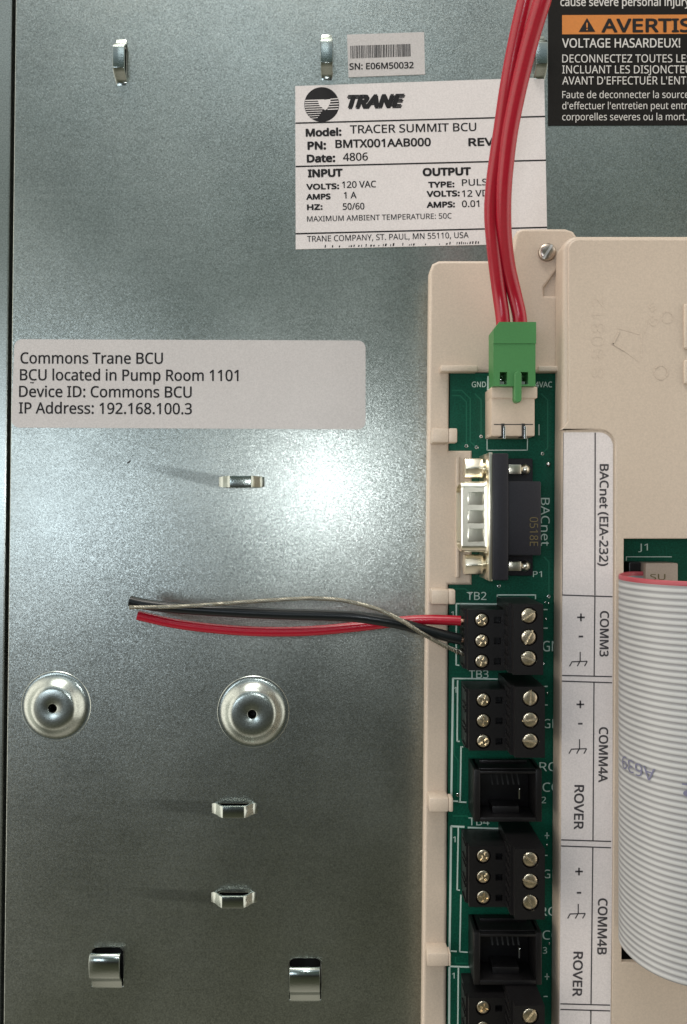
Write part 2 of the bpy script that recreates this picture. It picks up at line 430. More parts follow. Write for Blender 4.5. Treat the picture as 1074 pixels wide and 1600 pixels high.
# ------------------------------------------------------------------ stickers on the panel
def sticker(name, label, poly, z0, z1, material, org_px, r=0.0, cat='label'):
    o = thing(name, label, cat, at(org_px[0], org_px[1], z0))
    m = MB(); pts = P2(poly, z1)
    plate(m, [rnd(pts, r) if r else pts], z0, z1)
    m.build('backing', material, o)
    return o
Z = .18
sn = sticker('serial_sticker', 'small white serial number sticker with a barcode, just above the big nameplate', [(542.5, 54), (663, 50), (664.5, 116), (544.8, 120.5)], .01, .15, PAPER2, (603, 85))
m = MB(); x = 0.0; rs = random.Random(3)
A0, A1, B0, B1 = Vector((547.5, 71.5)), Vector((644, 68.5)), Vector((548, 91.5)), Vector((644.5, 88))
while x < .985:
    w = rs.choice((.008, .008, .016, .012)); x2 = min(x+w, 1)
    quad(m, [tuple(B0.lerp(B1, x)), tuple(B0.lerp(B1, x2)), tuple(A0.lerp(A1, x2)), tuple(A0.lerp(A1, x))], Z)
    x = x2 + rs.choice((.007, .008, .014))
m.build('barcode', INK, sn)
m = MB(); text(m, 'SN: E06M50032', (546.6, 108.7), (646.5, 106.4), 9.5, Z, .022)
m.build('printed_text', INK, sn)

np_ = sticker('nameplate', 'large white rating nameplate with round striped logo and input and output data', [(461.6, 134.5), (850.6, 121), (855.5, 380), (462.3, 389.5)], .01, .15, PAPER, (658, 255))
m = MB(); B = .04
T = lambda *a, **k: text(m, *a, **k)
T('TRANE', (545.4, 168.4), (631.5, 166.4), 17.8, Z, .085, .3)
T('Model:', (479, 213), (533, 211.5), 11, Z, B+.012); T('TRACER SUMMIT BCU', (547.5, 208.5), (744.3, 204.4), 12.5, Z, .014)
T('PN:', (481.8, 233.5), (509, 232.8), 11.5, Z, B+.012); T('BMTX001AAB000', (525, 231), (673, 227.8), 12, Z, .03); T('REV:', (733, 228), (776, 226.8), 11.5, Z, B)
T('Date:', (480.7, 253.4), (523.3, 252.3), 11, Z, B+.012); T('4806', (536.6, 251.5), (575, 250.5), 12, Z, .014)
T('INPUT', (482.2, 276.5), (535, 275.3), 11, Z, B+.015); T('OUTPUT', (661.7, 274.5), (735.3, 273), 11, Z, B+.015)
T('VOLTS:', (479.5, 296), (529.6, 294.9), 8, Z, B+.012); T('120 VAC', (535, 293.7), (587.8, 292.5), 10, Z, .014)
T('AMPS', (479.5, 311.7), (516.3, 310.9), 8, Z, B+.012); T('1 A', (537.8, 310.1), (557.3, 309.7), 10, Z, .014)
T('HZ:', (480.7, 327.9), (503.7, 327.3), 8, Z, B+.012); T('50/60', (536.2, 327.7), (569.5, 327), 10, Z, .014)
T('TYPE:', (670, 293), (709.8, 292.1), 8.3, Z, B+.012); T('PULSE', (722.4, 290.3), (771, 289), 10, Z, .014)
T('VOLTS:', (667.6, 307.3), (718, 306.2), 8.3, Z, B+.012); T('12 VDC', (722.4, 307.6), (774, 306.2), 10, Z, .014)
T('AMPS:', (667.6, 324.4), (710.6, 323.4), 8.3, Z, B+.012); T('0.01', (722.4, 323.6), (749, 323), 10, Z, .014)
T('MAXIMUM AMBIENT TEMPERATURE: 50C', (480.3, 346.3), (706, 341.2), 8.3, Z, .006)
T('TRANE COMPANY, ST. PAUL, MN 55110, USA', (480.3, 377.8), (732.5, 371.5), 9, Z, .006)
x = 500.0; rs = random.Random(11)      # tops of a last line cut off by the label's edge
while x < 748:
    w = rs.uniform(1.5, 3.4); h = rs.uniform(2.0, 4.6); yb = 388.2 - (x-462)*.0252
    if rs.random() < .8: quad(m, [(x, yb), (x+w*.7, yb), (x+w, yb-h), (x+w*.25, yb-h)], Z)
    x += w + rs.choice((1.2, 1.5, 2, 5, 9))
m.build('printed_text', INK, np_)
m = MB()
line(m, (462.0, 192.4), (852.0, 181.9), 2.3, Z); line(m, (462.2, 260.2), (853.4, 250.3), 2.3, Z); line(m, (462.3, 365.2), (855, 355.2), 2.3, Z)
m.build('ruled_line', INK, np_)
m = MB(); lc = Vector((503.0, 163.3)); lr = 27.2
quad(m, [(lc.x+lr*math.cos(2*PI*k/56), lc.y-lr*math.sin(2*PI*k/56)) for k in range(56)], Z)
logo = m.build('logo_disc', INK, np_)
m = MB(); z2 = Z+.04
for k in range(9):
    dy = -6.2 + k*3.45; hx = math.sqrt(lr*lr-dy*dy)-.6
    xr = (13 if k < 5 else 12 - (k-4)*2.3)
    thick = 1.75 - .10*k
    line(m, (lc.x-hx, lc.y+dy), (lc.x+xr-9, lc.y+dy-1.0), max(thick, .9), z2)
for k in range(5):
    dy = -9.0 + k*4.0; hx = math.sqrt(lr*lr-dy*dy)-.6
    line(m, (lc.x+13.5-k*1.1, lc.y+dy+.6), (lc.x+hx, lc.y+dy-.2), 1.5, z2)
quad(m, [(lc.x-6, lc.y-6.3), (lc.x+14, lc.y-8.6), (lc.x+13, lc.y-2), (lc.x+8.5, lc.y+6.5), (lc.x+5.5, lc.y+9), (lc.x+2, lc.y+6), (lc.x-4, lc.y+1)], z2+.02)
m.build('logo_stripe', PAPER, np_)

ad = sticker('address_sticker', 'wide white sticker with rounded corners bearing four lines of device address text', [(23, 530), (571.5, 532), (571.5, 671), (17.5, 668)], .01, .17, PAPER2, (295, 600), r=1.9)
m = MB(); Z2 = .2
text(m, 'Commons Trane BCU', (32.5, 567.8), (254.5, 568.3), 17, Z2, .012)
text(m, 'BCU located in Pump Room 1101', (31.7, 594), (372.6, 595.2), 17, Z2, .012)
text(m, 'Device ID: Commons BCU', (30.4, 620), (299.5, 621.2), 17, Z2, .012)
text(m, 'IP Address: 192.168.100.3', (30, 645.8), (299.8, 647.2), 17, Z2, .012)
line(m, (47.5, 598), (53.5, 598), 1.6, Z2)
m.build('printed_text', INK, ad)

wl = sticker('warning_sticker', 'black electrical warning sticker in French with an orange heading band', [(857, -190), (1340, -196), (1340, 194.5), (856.6, 196)], .01, .15, BLACKLBL, (1000, 100))
m = MB(); quad(m, [(878.6, 23.6), (1322, 21.6), (1322, 52), (878.6, 53.6)], Z)
m.build('heading_band', ORANGE, wl)
m = MB(); Q = lambda s, y, x1, cap, b=.0, x0=878.8: text(m, s, (x0, y), (x1, y-.3), cap, Z, b)
Q('cause severe personal injury or death.', 9.3, 1146, 12.6, .012, 876)
Q('VOLTAGE HASARDEUX!', 74.2, 1063, 13.8, .012)
Q('DECONNECTEZ TOUTES LES SOURCES', 97.6, 1154, 12.3, .004)
Q('INCLUANT LES DISJONCTEURS A DISTANCE', 114.7, 1192, 12.3, .004)
Q("AVANT D'EFFECTUER L'ENTRETIEN.", 132, 1128, 12.3, .004)
Q('Faute de deconnecter la source avant', 153.3, 1116, 11, .0)
Q("d'effectuer l'entretien peut entrainer", 170.6, 1106, 11, .0)
Q('corporelles severes ou la mort.', 188, 1073.5, 11, .0)
m.build('printed_text', WHITEINK, wl)
m = MB(); text(m, 'AVERTISSEMENT', (941, 50), (1223, 49), 20, Z+.05, .03)
quad(m, [(904.5, 49.8), (930.5, 49.6), (917.5, 28)], Z+.05)
m.build('heading_text', INK, wl)
m = MB(); line(m, (917.5, 35.5), (917.5, 43.2), 2.3, Z+.1); quad(m, [(916.3, 45), (918.7, 45), (918.7, 47.2), (916.3, 47.2)], Z+.1)
m.build('exclamation_mark', ORANGE, wl)

# ------------------------------------------------------------------ beige base tray
ZT = 9.6
tray = thing('base_tray', 'beige plastic base tray with clips that holds the green circuit board', 'plastic housing', (60, 0, 0))
out = P2([(671.5, 424), (676, 412), (686, 407), (779, 407), (790, 404), (799, 395), (804, 378), (806, 366), (809, 360), (817, 357), (884, 357), (896, 361), (904, 372), (905, 470), (1320, 470), (1320, 1900), (655, 1900), (660, 1600)], ZT)
pocket = P2([(702.5, 581), (1280, 581), (1280, 1860), (696, 1860), (697.3, 1600), (701, 914), (738, 914), (738, 704), (701.5, 704)], ZT)
notch = P2([(851, 462), (851, 449), (869, 424), (869, 462)], ZT)
m = MB(); plate(m, [out, pocket, notch], 5.6, ZT, .7, 3)
inn = P2([(686, 424), (686, 420), (812, 420), (814, 372), (890, 372), (890, 470), (1310, 470), (1310, 1890), (673, 1890), (673, 1600)], ZT)
pk2 = P2([(706, 590), (1270, 590), (1270, 1850), (702, 1850), (703, 1600), (706, 1000)], ZT)
plate(m, [inn, pk2], .02, 5.9)
m.build('tray_body', BEIGE, tray, smooth=True)
p0 = at(690, 570, ZT); p1 = at(1290, 1870, ZT)
m = MB().box(p0.x, p0.y+1, .5, p1.x, p1.y, 7.2)
c0 = at(845, 420, ZT); c1 = at(880, 470, ZT); m.box(c0.x, c0.y, .5, c1.x, c1.y, 8.7)
m.build('tray_floor', BEIGE, tray)
for (a, b, c_, d) in ((676, 669, 715, 691.5), (674.5, 921.5, 712, 944.5), (671, 1247, 708.5, 1269), (668, 1490, 705, 1510)):
    q0 = at(a, b, 14); q1 = at(c_, d, 14); xm = at(701.5, b, ZT).x - .6
    m = MB().box(q0.x, q1.y, ZT-.3, xm, q0.y, 14).box(xm-.02, q1.y+.003, 11.0, q1.x, q0.y-.003, 13.997)
    m.build('board_clip', BEIGE, tray, bevel=.32, smooth=True)
q0 = at(689, 570, 12.6); q1 = at(747.5, 580, 12.6)
m = MB().box(q0.x, q1.y, ZT-.2, q1.x, q0.y, 12.4)
q0 = at(842, 571, 12.6); q1 = at(905, 580, 12.6)
m2 = MB().box(q0.x, q1.y, ZT-.2, q1.x, q0.y, 12.4)
m.build('retaining_lip', BEIGE, tray, bevel=.35, smooth=True); m2.build('retaining_lip', BEIGE, tray, bevel=.35, smooth=True)
q0 = at(712.5, 713, 10.4); q1 = at(718.5, 903, 10.4)
MB().box(q0.x, q1.y, ZT-.2, q1.x, q0.y, 10.5).build('tray_rib', BEIGE, tray, bevel=.3)
# mounting screw
c = at(856, 393, 10.6)
ms = thing('mounting_screw', 'slotted steel mounting screw in the top tab of the beige tray', 'screw', (c.x, c.y, ZT))
def slotted(m, cx, cy, z0, z1, r, ang, slot, depth, n=28):
    """round head cut by a slot: a lower disc and two raised segments"""
    m.lathe([(1e-4, z1-depth), (r, z1-depth), (r, z0)], cx, cy, n)
    h = math.asin(slot/r); pts = [(r*math.cos(h+(PI-2*h)*k/n), r*math.sin(h+(PI-2*h)*k/n)) for k in range(n+1)]
    for sgn in (0, PI):
        ca, sa = math.cos(ang+sgn), math.sin(ang+sgn)
        top = [((x*.9)*ca-(slot+(y-slot)*.9)*sa+cx, (x*.9)*sa+(slot+(y-slot)*.9)*ca+cy) for x, y in pts]
        bot = [(x*ca-y*sa+cx, x*sa+y*ca+cy) for x, y in pts]; N = len(pts)
        zb = z1-depth; zs = z1-depth*.4
        vs = [(p[0], p[1], zb) for p in bot]+[(p[0], p[1], zs) for p in bot]+[(p[0], p[1], z1) for p in top]
        fs = [tuple(range(2*N, 3*N))]
        for L in (0, N):
            fs += [(L+i, L+(i+1) % N, L+N+(i+1) % N, L+N+i) for i in range(N)]
        m.add(vs, fs)
def bool_cut(a, b):
    obs = []
    for q in (a, b):
        me_ = bpy.data.meshes.new('tmp'); me_.from_pydata([tuple(v) for v in q.v], [], q.f)
        bm_ = bmesh.new(); bm_.from_mesh(me_); bmesh.ops.remove_doubles(bm_, verts=bm_.verts, dist=.0005); bmesh.ops.recalc_face_normals(bm_, faces=bm_.faces); bm_.to_mesh(me_); bm_.free()
        o_ = bpy.data.objects.new('tmp', me_); C.objects.link(o_); obs.append(o_)
    md = obs[0].modifiers.new('cut', 'BOOLEAN'); md.operation = 'DIFFERENCE'; md.object = obs[1]; md.solver = 'EXACT'
    dg = bpy.context.evaluated_depsgraph_get(); dg.update()
    me_ = bpy.data.meshes.new_from_object(obs[0].evaluated_get(dg))
    r_ = MB().add([v.co.copy() for v in me_.vertices], [tuple(p.vertices) for p in me_.polygons])
    for o_ in obs: bpy.data.objects.remove(o_)
    return r_
def screw_parts(cx, cy, z, r, ang, dome, cross=False):
    h = MB().lathe([(0, z), (r*.5, z-dome*.15), (r*.78, z-dome*.5), (r*.93, z-dome), (r, z-dome-.2), (r, z-1.6), (0, z-1.6)], cx, cy, 36)
    for k_ in range(2 if cross else 1):
        ux, uy = math.cos(ang+k_*PI/2), math.sin(ang+k_*PI/2); w = r*.15; e_ = r*(1.2 if not cross else .72)
        p_ = [(cx+ux*a_*e_-uy*b_*w, cy+uy*a_*e_+ux*b_*w) for a_, b_ in ((-1, -1), (1, -1), (1, 1), (-1, 1))]
        h = bool_cut(h, MB().prism(p_, z-.62, z+1))
    ux, uy = math.cos(ang), math.sin(ang); w = r*.145
    g = MB().prism([(cx+ux*a_*r*.92-uy*b_*w, cy+uy*a_*r*.92+ux*b_*w) for a_, b_ in ((-1, -1), (1, -1), (1, 1), (-1, 1))], z-.8, z-.45)
    return h, g
m, g_ = screw_parts(c.x, c.y, 11.0, 2.05, math.radians(58), .4)
m.build('screw_head', STEEL, ms, smooth=True)
g_.build('screw_slot', SLOT, ms, smooth=True)

# ------------------------------------------------------------------ circuit board
ZB = 9.0
board = thing('circuit_board', 'green circuit board with white silkscreen and soldered connectors, seated in the beige tray', 'circuit board', (60, 0, 7.3))
bo = P2([(703.5, 583), (1270, 583), (1270, 1850), (697.5, 1850), (698.6, 1600), (702, 909), (729, 909), (729, 711), (702, 711)], ZB)
m = MB(); plate(m, [bo], 7.3, ZB, .06)
m.build('board', PCB, board)
m = MB(); ZS = ZB+.04
tx = lambda s, p0, p1, cap, b=-.006: text(m, s, p0, p1, cap, ZS, b)
L = lambda a, b, w=2.2: line(m, a, b, w, ZS)
tx('GND', (737.6, 604.8), (759.6, 604.8), 8.3, .01); L((763.2, 587.5), (762.6, 610), 3)
tx('24VAC', (830.5, 605), (862.8, 605), 8.5, .01)
L((761.3, 684), (761.3, 703.5), 1.5); L((824.5, 684), (824.2, 703.5), 1.5); L((761, 703.5), (824.6, 703.3), 1.5); L((842.5, 663), (842.5, 680), 1.5)
tx('BACnet', (845.5, 778), (845.5, 853), 13.5, -.014)
tx('P1', (833, 901.5), (847, 901.5), 9)
tx('TB2', (729.6, 937.3), (760.3, 937.3), 12.2, -.012)
tx('TB3', (733, 1059.5), (763.5, 1059.5), 12.2, -.012)
tx('TB4', (732.5, 1289.5), (765, 1289.5), 12.2, -.012)
tx('1', (705, 964), (709, 964), 9); tx('1', (709.5, 1082.5), (713.5, 1082.5), 9); tx('1', (708, 1316), (712, 1316), 9); tx('1', (706.5, 1529), (710.5, 1529), 9)
L((776.8, 929.6), (837.3, 929.6), 1.8); L((777.3, 929), (777.3, 937), 1.8); L((837, 929), (837, 936), 1.8)
L((713, 943.2), (779, 944)); L((713.2, 943), (713, 1039.5)); L((713, 1039.3), (718, 1039.3), 2); L((719, 943), (721.5, 946.5), 1.6)
L((707.5, 1060), (778, 1061)); L((708.2, 1060), (705.3, 1252), 3.2); L((715.3, 1063), (714.6, 1158.5)); L((714.5, 1158.3), (718.5, 1158.3), 2)
L((720.7, 1166), (719.2, 1252.5)); L((706, 1251.5), (716, 1252), 2.4); L((717, 1253), (729, 1253.6), 2.2); L((720.5, 1167), (724, 1167), 2)
L((704.5, 1291), (726, 1292), 3); L((731, 1293), (779, 1294.6), 2.4); L((705.2, 1291), (702.6, 1486), 3.2); L((716.4, 1293), (714.6, 1390.5)); L((714.5, 1390.4), (719, 1391), 2)
L((720.4, 1398), (718.6, 1487)); L((704, 1486), (714, 1486.6), 2.4); L((718.4, 1487), (731, 1488), 2)
L((703, 1510), (735, 1511), 2.6); L((702.5, 1511), (701.5, 1700), 3.2); L((716.5, 1511), (714.5, 1700), 2.2)
for y in (952.5, 981.5, 1072.5, 1101.5, 1336.5, 1557): L((849.5, y), (856, y), 1.6)
for y in (1305.5, 1526): L((851.5, y), (858.5, y), 1.5); L((855, y-5), (855, y+5), 1.5)
tx('GND', (848, 1017.5), (888, 1018), 16, -.014); tx('GND', (849, 1137.5), (888, 1138), 14, -.014); tx('GND', (849, 1372), (888, 1372), 13, -.014)
for y in (1205, 1431): tx('ROVER', (843, y), (916, y), 14, -.012)
for y in (1237, 1468): tx('COMM', (848, y), (916, y), 14, -.012)
tx('2', (846.5, 1255), (853.5, 1255), 10); tx('3', (848.5, 1490), (855, 1490), 10)
tx('J1', (997.7, 860), (1012.6, 860), 10.5, -.008)
L((978.5, 870), (1050, 870), 1.2); L((979, 870), (979, 960), 1.2)
m.build('silkscreen', SILK, board)
for (px, py, r) in ((857, 725.5, .62), (852.5, 941), (857.5, 942.5), (853, 967), (849.5, 1037), (855.5, 1083), (855.5, 1320), (858.5, 1474)) if False else ((857, 725.5, .62), (852.5, 941, .26), (857.5, 942.5, .26), (853, 967, .3), (849.5, 1037, .3), (855.5, 1083, .3), (855, 1320, .3), (858.5, 1474, .3)):
    q = at(px, py, ZB+.1); MB().ball(q, r).build('solder_joint', SOLDER, board, org=q, smooth=True)

TRACE = mat('masked_trace', (.010, .115, .068), .36, spec=.3)
for pth in (((706, 610), (722, 610), (735, 623), (735, 690), (745, 699)), ((706, 618), (719, 618), (729, 628), (729, 697)), ((742, 615), (752, 625), (752, 680)), ((846, 615), (856, 625), (856, 700), (848, 708)), ((710, 1100), (710, 1180), (716, 1188), (716, 1240)), ((850, 870), (858, 878), (858, 930)), ((709, 920), (727, 920), (735, 926)), ((708, 1275), (730, 1275), (738, 1283)), ((712, 1495), (712, 1505), (740, 1505))):
    m = MB()
    for a_, b_ in zip(pth, pth[1:]): line(m, a_, b_, 2.0, ZB+.02)
    m.build('copper_trace', TRACE, board)
for px, py in ((745, 699), (729, 697), (752, 682), (848, 709), (716, 1242), (780, 916), (858, 932), (735, 927)):
    q = at(px, py, ZB); MB().lathe([(.16, ZB+.03), (.34, ZB+.045), (.42, ZB+.01)], q.x, q.y, 14).build('via', SOLDER, board, org=(q.x, q.y, ZB))
# power header (beige, soldered) under the green plug
q0 = at(768.5, 604, 17); q1 = at(840, 682, 17)
m = MB().box(q0.x, q1.y+.15, ZB, q1.x-.5, q0.y-2.2, 16.6).box(q0.x-.02, q0.y-2.6, ZB, q1.x, q0.y, 17.0)
s0 = at(772, 664, 17)
hd = m.build('power_header', BEIGE_T, board, bevel=.18, smooth=True)
m = MB(); e0 = at(772, 663.2, 16.62); e1 = at(833, 663.2, 16.62)
m.box(e0.x, e0.y-.1, 16.5, e1.x, e0.y+.1, 16.66)
for px in (786, 818): g = at(px, 672, 16.6); m.box(g.x-.36, q1.y+.02, 13.0, g.x+.36, e0.y+.2, 16.68)
m.build('pin_slot', DARK, hd)
for px in (786.8, 819):
    g = at(px, 672, 15.5); MB().box(g.x-.24, q1.y-.5, 15.6, g.x+.24, e0.y-.4, 16.75).build('header_pin', SOLDER, hd, bevel=.05)

# nine-pin serial connector (soldered); its shell points left
ym = -((803+815)/2 - 800)*168/F
y_t, y_b = at(0, 708, 22).y, at(0, 907, 22).y; yc = (y_t+y_b)/2
fx = at(770, 800, 22).x
m = MB().box(fx+.02, y_b, ZB, at(795, 0, 22).x, y_t, 22.0)
m.box(fx+.1, at(0, 868, 20.5).y, ZB, at(846, 0, 20.5).x, at(0, 752, 20.5).y, 20.5)
m.box(fx+.1, at(0, 900, 12).y, ZB, at(834, 0, 12).x, at(0, 716, 12).y, 11.5)
ser = m.build('serial_connector', BLK2, board, bevel=.35, smooth=True)
m = MB().box(fx-.75, y_b-.2, ZB+.3, fx+.03, y_t+.2, 21.6)
m.build('flange', TIN, ser, bevel=.12, smooth=True)
def dpoly(hw, hh, dz):   # D outline in (y,z): wide side towards the viewer
    zc = 15.6
    return rnd([(yc-hw+.9, zc-hh), (yc+hw-.9, zc-hh), (yc+hw, zc+hh), (yc-hw, zc+hh)], 1.5, 5)
hw = (at(0, 752, 19.5).y-at(0, 866, 19.5).y)/2
ro, ri = dpoly(hw, 3.9, 0), dpoly(hw-.55, 3.35, 0)
xa = at(721, 0, 19.5).x
m = MB(); n = len(ro); vs = []
rows = [(fx-.7, [(yc+(y-yc)*1.05, 15.6+(z-15.6)*1.1) for y, z in ro]), (fx-1.3, ro), (xa+.35, ro), (xa, [(yc+(y-yc)*.985, 15.6+(z-15.6)*.95) for y, z in ro]), (xa, ri), (fx-1.5, ri)]
for x_, pl in rows: vs += [(x_, p[0], p[1]) for p in pl]
fs = [(k*n+i, k*n+(i+1) % n, (k+1)*n+(i+1) % n, (k+1)*n+i) for k in range(5) for i in range(n)] + [tuple(range(5*n, 6*n))]
m.add(vs, fs)
for k in range(3):      # pressed dimples on the shell's broad face
    yy = yc + (k-1)*4.1
    xb0, xb1 = xa+1.4, fx-1.4
    m.add([(xb0, yy-1.5, 19.47), (xb1, yy-1.5, 19.47), (xb1, yy+1.5, 19.47), (xb0, yy+1.5, 19.47), (xb0+.3, yy-1.2, 19.62), (xb1-.45, yy-1.2, 19.62), (xb1-.45, yy+1.2, 19.62), (xb0+.3, yy+1.2, 19.62)],
          [(4,5,6,7),(0,1,5,4),(1,2,6,5),(2,3,7,6),(3,0,4,7)])
sh_ = m.build('shell', TIN, ser, bevel=.0, smooth=True)
wn = sh_.modifiers.new('weighted', 'WEIGHTED_NORMAL'); wn.weight = 100; wn.keep_sharp = True
for k, (ya, yb) in enumerate(((717, 745), (868, 898))):
    yy = at(0, (ya+yb)/2, 18).y; rr = 2.6; xs0 = at(727.5, 0, 18).x
    m = MB(); hexp = [(yy+rr*math.cos(PI/6+PI*j/3), 15.6+rr*math.sin(PI/6+PI*j/3)) for j in range(6)]
    m.extrude_y(hexp, xs0, fx-1.25); m.extrude_y([(yy+1.6*math.cos(2*PI*j/18), 15.6+1.6*math.sin(2*PI*j/18)) for j in range(18)], fx-1.7, fx-.7)
    m.build('jackscrew', TIN, ser, bevel=.3, smooth=True)
    yb_ = at(0, 733 if k == 0 else 885, 14).y
    m = MB().box(at(796, 0, 14).x, yb_-1.1, 11.4, at(816, 0, 14).x, yb_+1.1, 13.2).ball((at(822, 0, 13).x, yb_, 12.0), 1.3)
    m.build('board_lock', TIN, ser, bevel=.15, smooth=True)
m = MB(); text(m, '0518E', (828, 808), (828, 853), 13, 20.55, .0)
m.build('date_code', YELINK, ser)

# modular jacks (soldered)
jx0, jx1 = at(741, 0, 17).x, at(847, 0, 17).x
def jack(dy, label=None):
    yt, yb = -58.2+dy, -70.0+dy
    m = MB()
    m.box(jx0, yb, ZB, jx0+1.4, yt, 17.0).box(jx1-1.4, yb, ZB, jx1, yt, 17.0)
    m.box(jx0+1.4, yb, ZB, jx1-1.4, yb+1.0, 17.0)
    m.box(jx0+1.4, yt-.9, ZB, jx1-1.4, yt-.35, 17.0)
    m.box(jx0+.6, yt-.4, ZB, jx1-.6, yt, 15.9).box(jx0+2.2, yt-.2, 11.0, jx1-2.2, yt+.55, 12.0)
    m.box(jx0+1.4, yb+1.0, ZB, jx1-1.4, yt-.9, 10.2)
    m.box(jx0+4.6, yb+1.0, 10.2, jx1-4.6, yb+2.6, 14.6)
    j = m.build('modular_jack', BLK, board, bevel=.14, smooth=True)
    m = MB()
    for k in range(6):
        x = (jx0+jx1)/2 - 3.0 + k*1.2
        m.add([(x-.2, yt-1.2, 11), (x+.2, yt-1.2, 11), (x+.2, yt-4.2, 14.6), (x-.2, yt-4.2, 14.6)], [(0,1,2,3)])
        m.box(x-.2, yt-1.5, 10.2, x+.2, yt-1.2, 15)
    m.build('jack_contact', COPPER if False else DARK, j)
    q = Vector((jx1-4.2, yt-5.6, 13.5)); MB().ball(q, .22).box(q.x-.15, q.y-2.5, 12.6, q.x+.15, q.y, 13.0).build('jack_spring', SOLDER, j, smooth=True)
jack(0); jack(-36.8)

# ribbon header inside the cover's window
q0 = at(1010, 880, 15.5); q1 = at(1061, 905, 15.5)
m = MB().box(q0.x, q1.y-62, ZB, q1.x, q0.y, 15.2)
rh = m.build('ribbon_header', mat('shaded_connector_plastic', (.26, .21, .17), .5, grain=.08), board, bevel=.3, smooth=True)  # header plastic darkened, the window's shade painted into its colour
q2 = at(984, 874, 13)
MB().box(q2.x, q1.y-62, ZB, q0.x-.05, q2.y-.6, 12.6).box(q2.x-2.5, at(0, 1515, 12).y, ZB, q0.x-.05, q1.y-40, 12.2).build('latch_and_shade_block', BLK, rh, bevel=.3)  # second box is an added black filler, painting the shade under the ribbon
m = MB(); text(m, 'SU', (1016, 906), (1040, 906), 9, 15.24, .0); m.build('moulded_mark', YELINK, rh)

# ------------------------------------------------------------------ green plug
ZG = 19.0
q0 = at(774, 503, ZG); q1 = at(838, 603, ZG); ZP = 13.2
gp = thing('power_plug', 'green two-way power plug pushed into the beige header, two red wires in it', 'plug', ((q0.x+q1.x)/2, q1.y, 13.2))
xl = at(777.5, 0, ZG).x
pl = [(q0.x-.35, q1.y), (q1.x, q1.y), (q1.x, q0.y), (xl+.4, q0.y), (q0.x-.35, q0.y-1.7)]
win = [[(at(x0, 0, ZG).x, at(0, 600.5, ZG).y), (at(x1, 0, ZG).x, at(0, 600.5, ZG).y), (at(x1, 0, ZG).x, at(0, 581, ZG).y), (at(x0, 0, ZG).x, at(0, 581, ZG).y)] for x0, x1 in ((781.5, 793), (814, 826))]
m = MB(); ml = at(0, 536.5, ZG).y
up = [(p[0], max(p[1], ml)) for p in pl]; lo = [(q0.x-.35, q1.y), (q1.x-.1, q1.y), (q1.x-.1, ml-.02), (q0.x-.35, ml-.02)]
m.prism([(q0.x-.35, ml), (q1.x, ml), (q1.x, q0.y), (xl+.4, q0.y), (q0.x-.35, q0.y-1.7)], ZP, ZG)
plate(m, [lo] + win, 14.2, ZG-.18)
m.prism(lo, ZP, 14.2)
t0 = at(804.5, 580, ZG+.5); t1 = at(815.5, 628.5, ZG+.3)
plate(m, [rnd([(t0.x, t1.y), (t1.x, t1.y), (t1.x, t0.y), (t0.x, t0.y)], .75, 5)], 17.05, ZG+.35, .2)
b = m.build('plug_body', GREEN, gp, bevel=.0, smooth=False)
for w in win:
    m = MB().box(w[0][0]+.25, w[0][1]+.1, 14.3, w[1][0]-.25, w[0][1]+1.0, 16.8).ball(((w[0][0]+w[1][0])/2, w[0][1]+1.6, 15.6), .6)
    m.build('clamp_contact', SOLDER, gp, smooth=True)

# ------------------------------------------------------------------ screw terminal blocks
BX = 35.5; TY = -28.0
lab = ['black screw terminal block holding the bare ended signal wires, topmost of four',
       'black screw terminal block directly under the one with the signal wires',
       'black screw terminal block between the two black modular jacks',
       'black screw terminal block under the lower modular jack, cut off by the frame']
tb = thing('terminal_block', lab[0], 'terminal block', (BX, TY, ZB), 'screw terminal blocks on the circuit board')
HL, HR = 18.4, 24.0
m = MB(); pk = []
lys = [at(0, y, HL).y for y in (969, 1001.5, 1033.5)]; rys = [at(0, y, HR).y for y in (962, 996, 1029)]
for y in lys: pk.append([(33.7, y-.75), (35.3, y-.75), (35.3, y+.75), (33.7, y+.75)])
lo = [(27.8, -35.5), (36.15, -35.5), (36.15, -21.9), (27.8, -21.9)]
sh = [[(29.2, y-1.75), (33.0, y-1.75), (33.0, y+1.75), (29.2, y+1.75)] for y in lys]
m.prism([(27.4, -35.5), (36.15, -35.5), (36.15, -21.9), (27.4, -21.9)], ZB+.02, 16.6)
scr_l = [[(31.0+1.72*math.cos(2*PI*k/28), y+1.72*math.sin(2*PI*k/28)) for k in range(28)] for y in lys]
plate(m, [lo]+pk+scr_l, 16.6, HL, .0)
for y in lys:   # wire funnels on the left flank
    m.box(27.1, y-1.9, 12.2, 27.5, y-1.45, 16.4).box(27.1, y+1.45, 12.2, 27.5, y+1.9, 16.4)
m.build('lower_housing', BLK, tb)
m = MB()
m.prism([(36.2, -35.3), (43.3, -35.3), (43.3, -20.0), (36.2, -20.0)], ZB+.02, 22.2)
hi = [(36.8, -35.3), (43.3, -35.3), (43.3, -20.0), (36.8, -20.0)]
scr_r = [[(40.2+1.86*math.cos(2*PI*k/28), y+1.86*math.sin(2*PI*k/28)) for k in range(28)] for y in rys]
plate(m, [hi]+scr_r, 22.2, HR, .0)
for k in range(7):
    y = -21.3 - k*2.15; m.box(35.9, y-.5, 17.6, 36.4, y+.5, 22.0)
m.build('upper_housing', BLK, tb)
for xs_, ys_, zs_, rr_ in ((31.0, lys, 18.2, 1.54), (40.2, rys, 23.8, 1.72)):
    for k, y in enumerate(ys_):
        m, g_ = screw_parts(xs_, y, zs_, rr_, math.radians((35, 62, -20)[k]), .2, xs_ < 35)
        so = m.build('clamp_screw', NICK, tb, org=(xs_, y, zs_), smooth=True)
        if xs_ > 35: g_.build('screw_slot', BRASS, so)
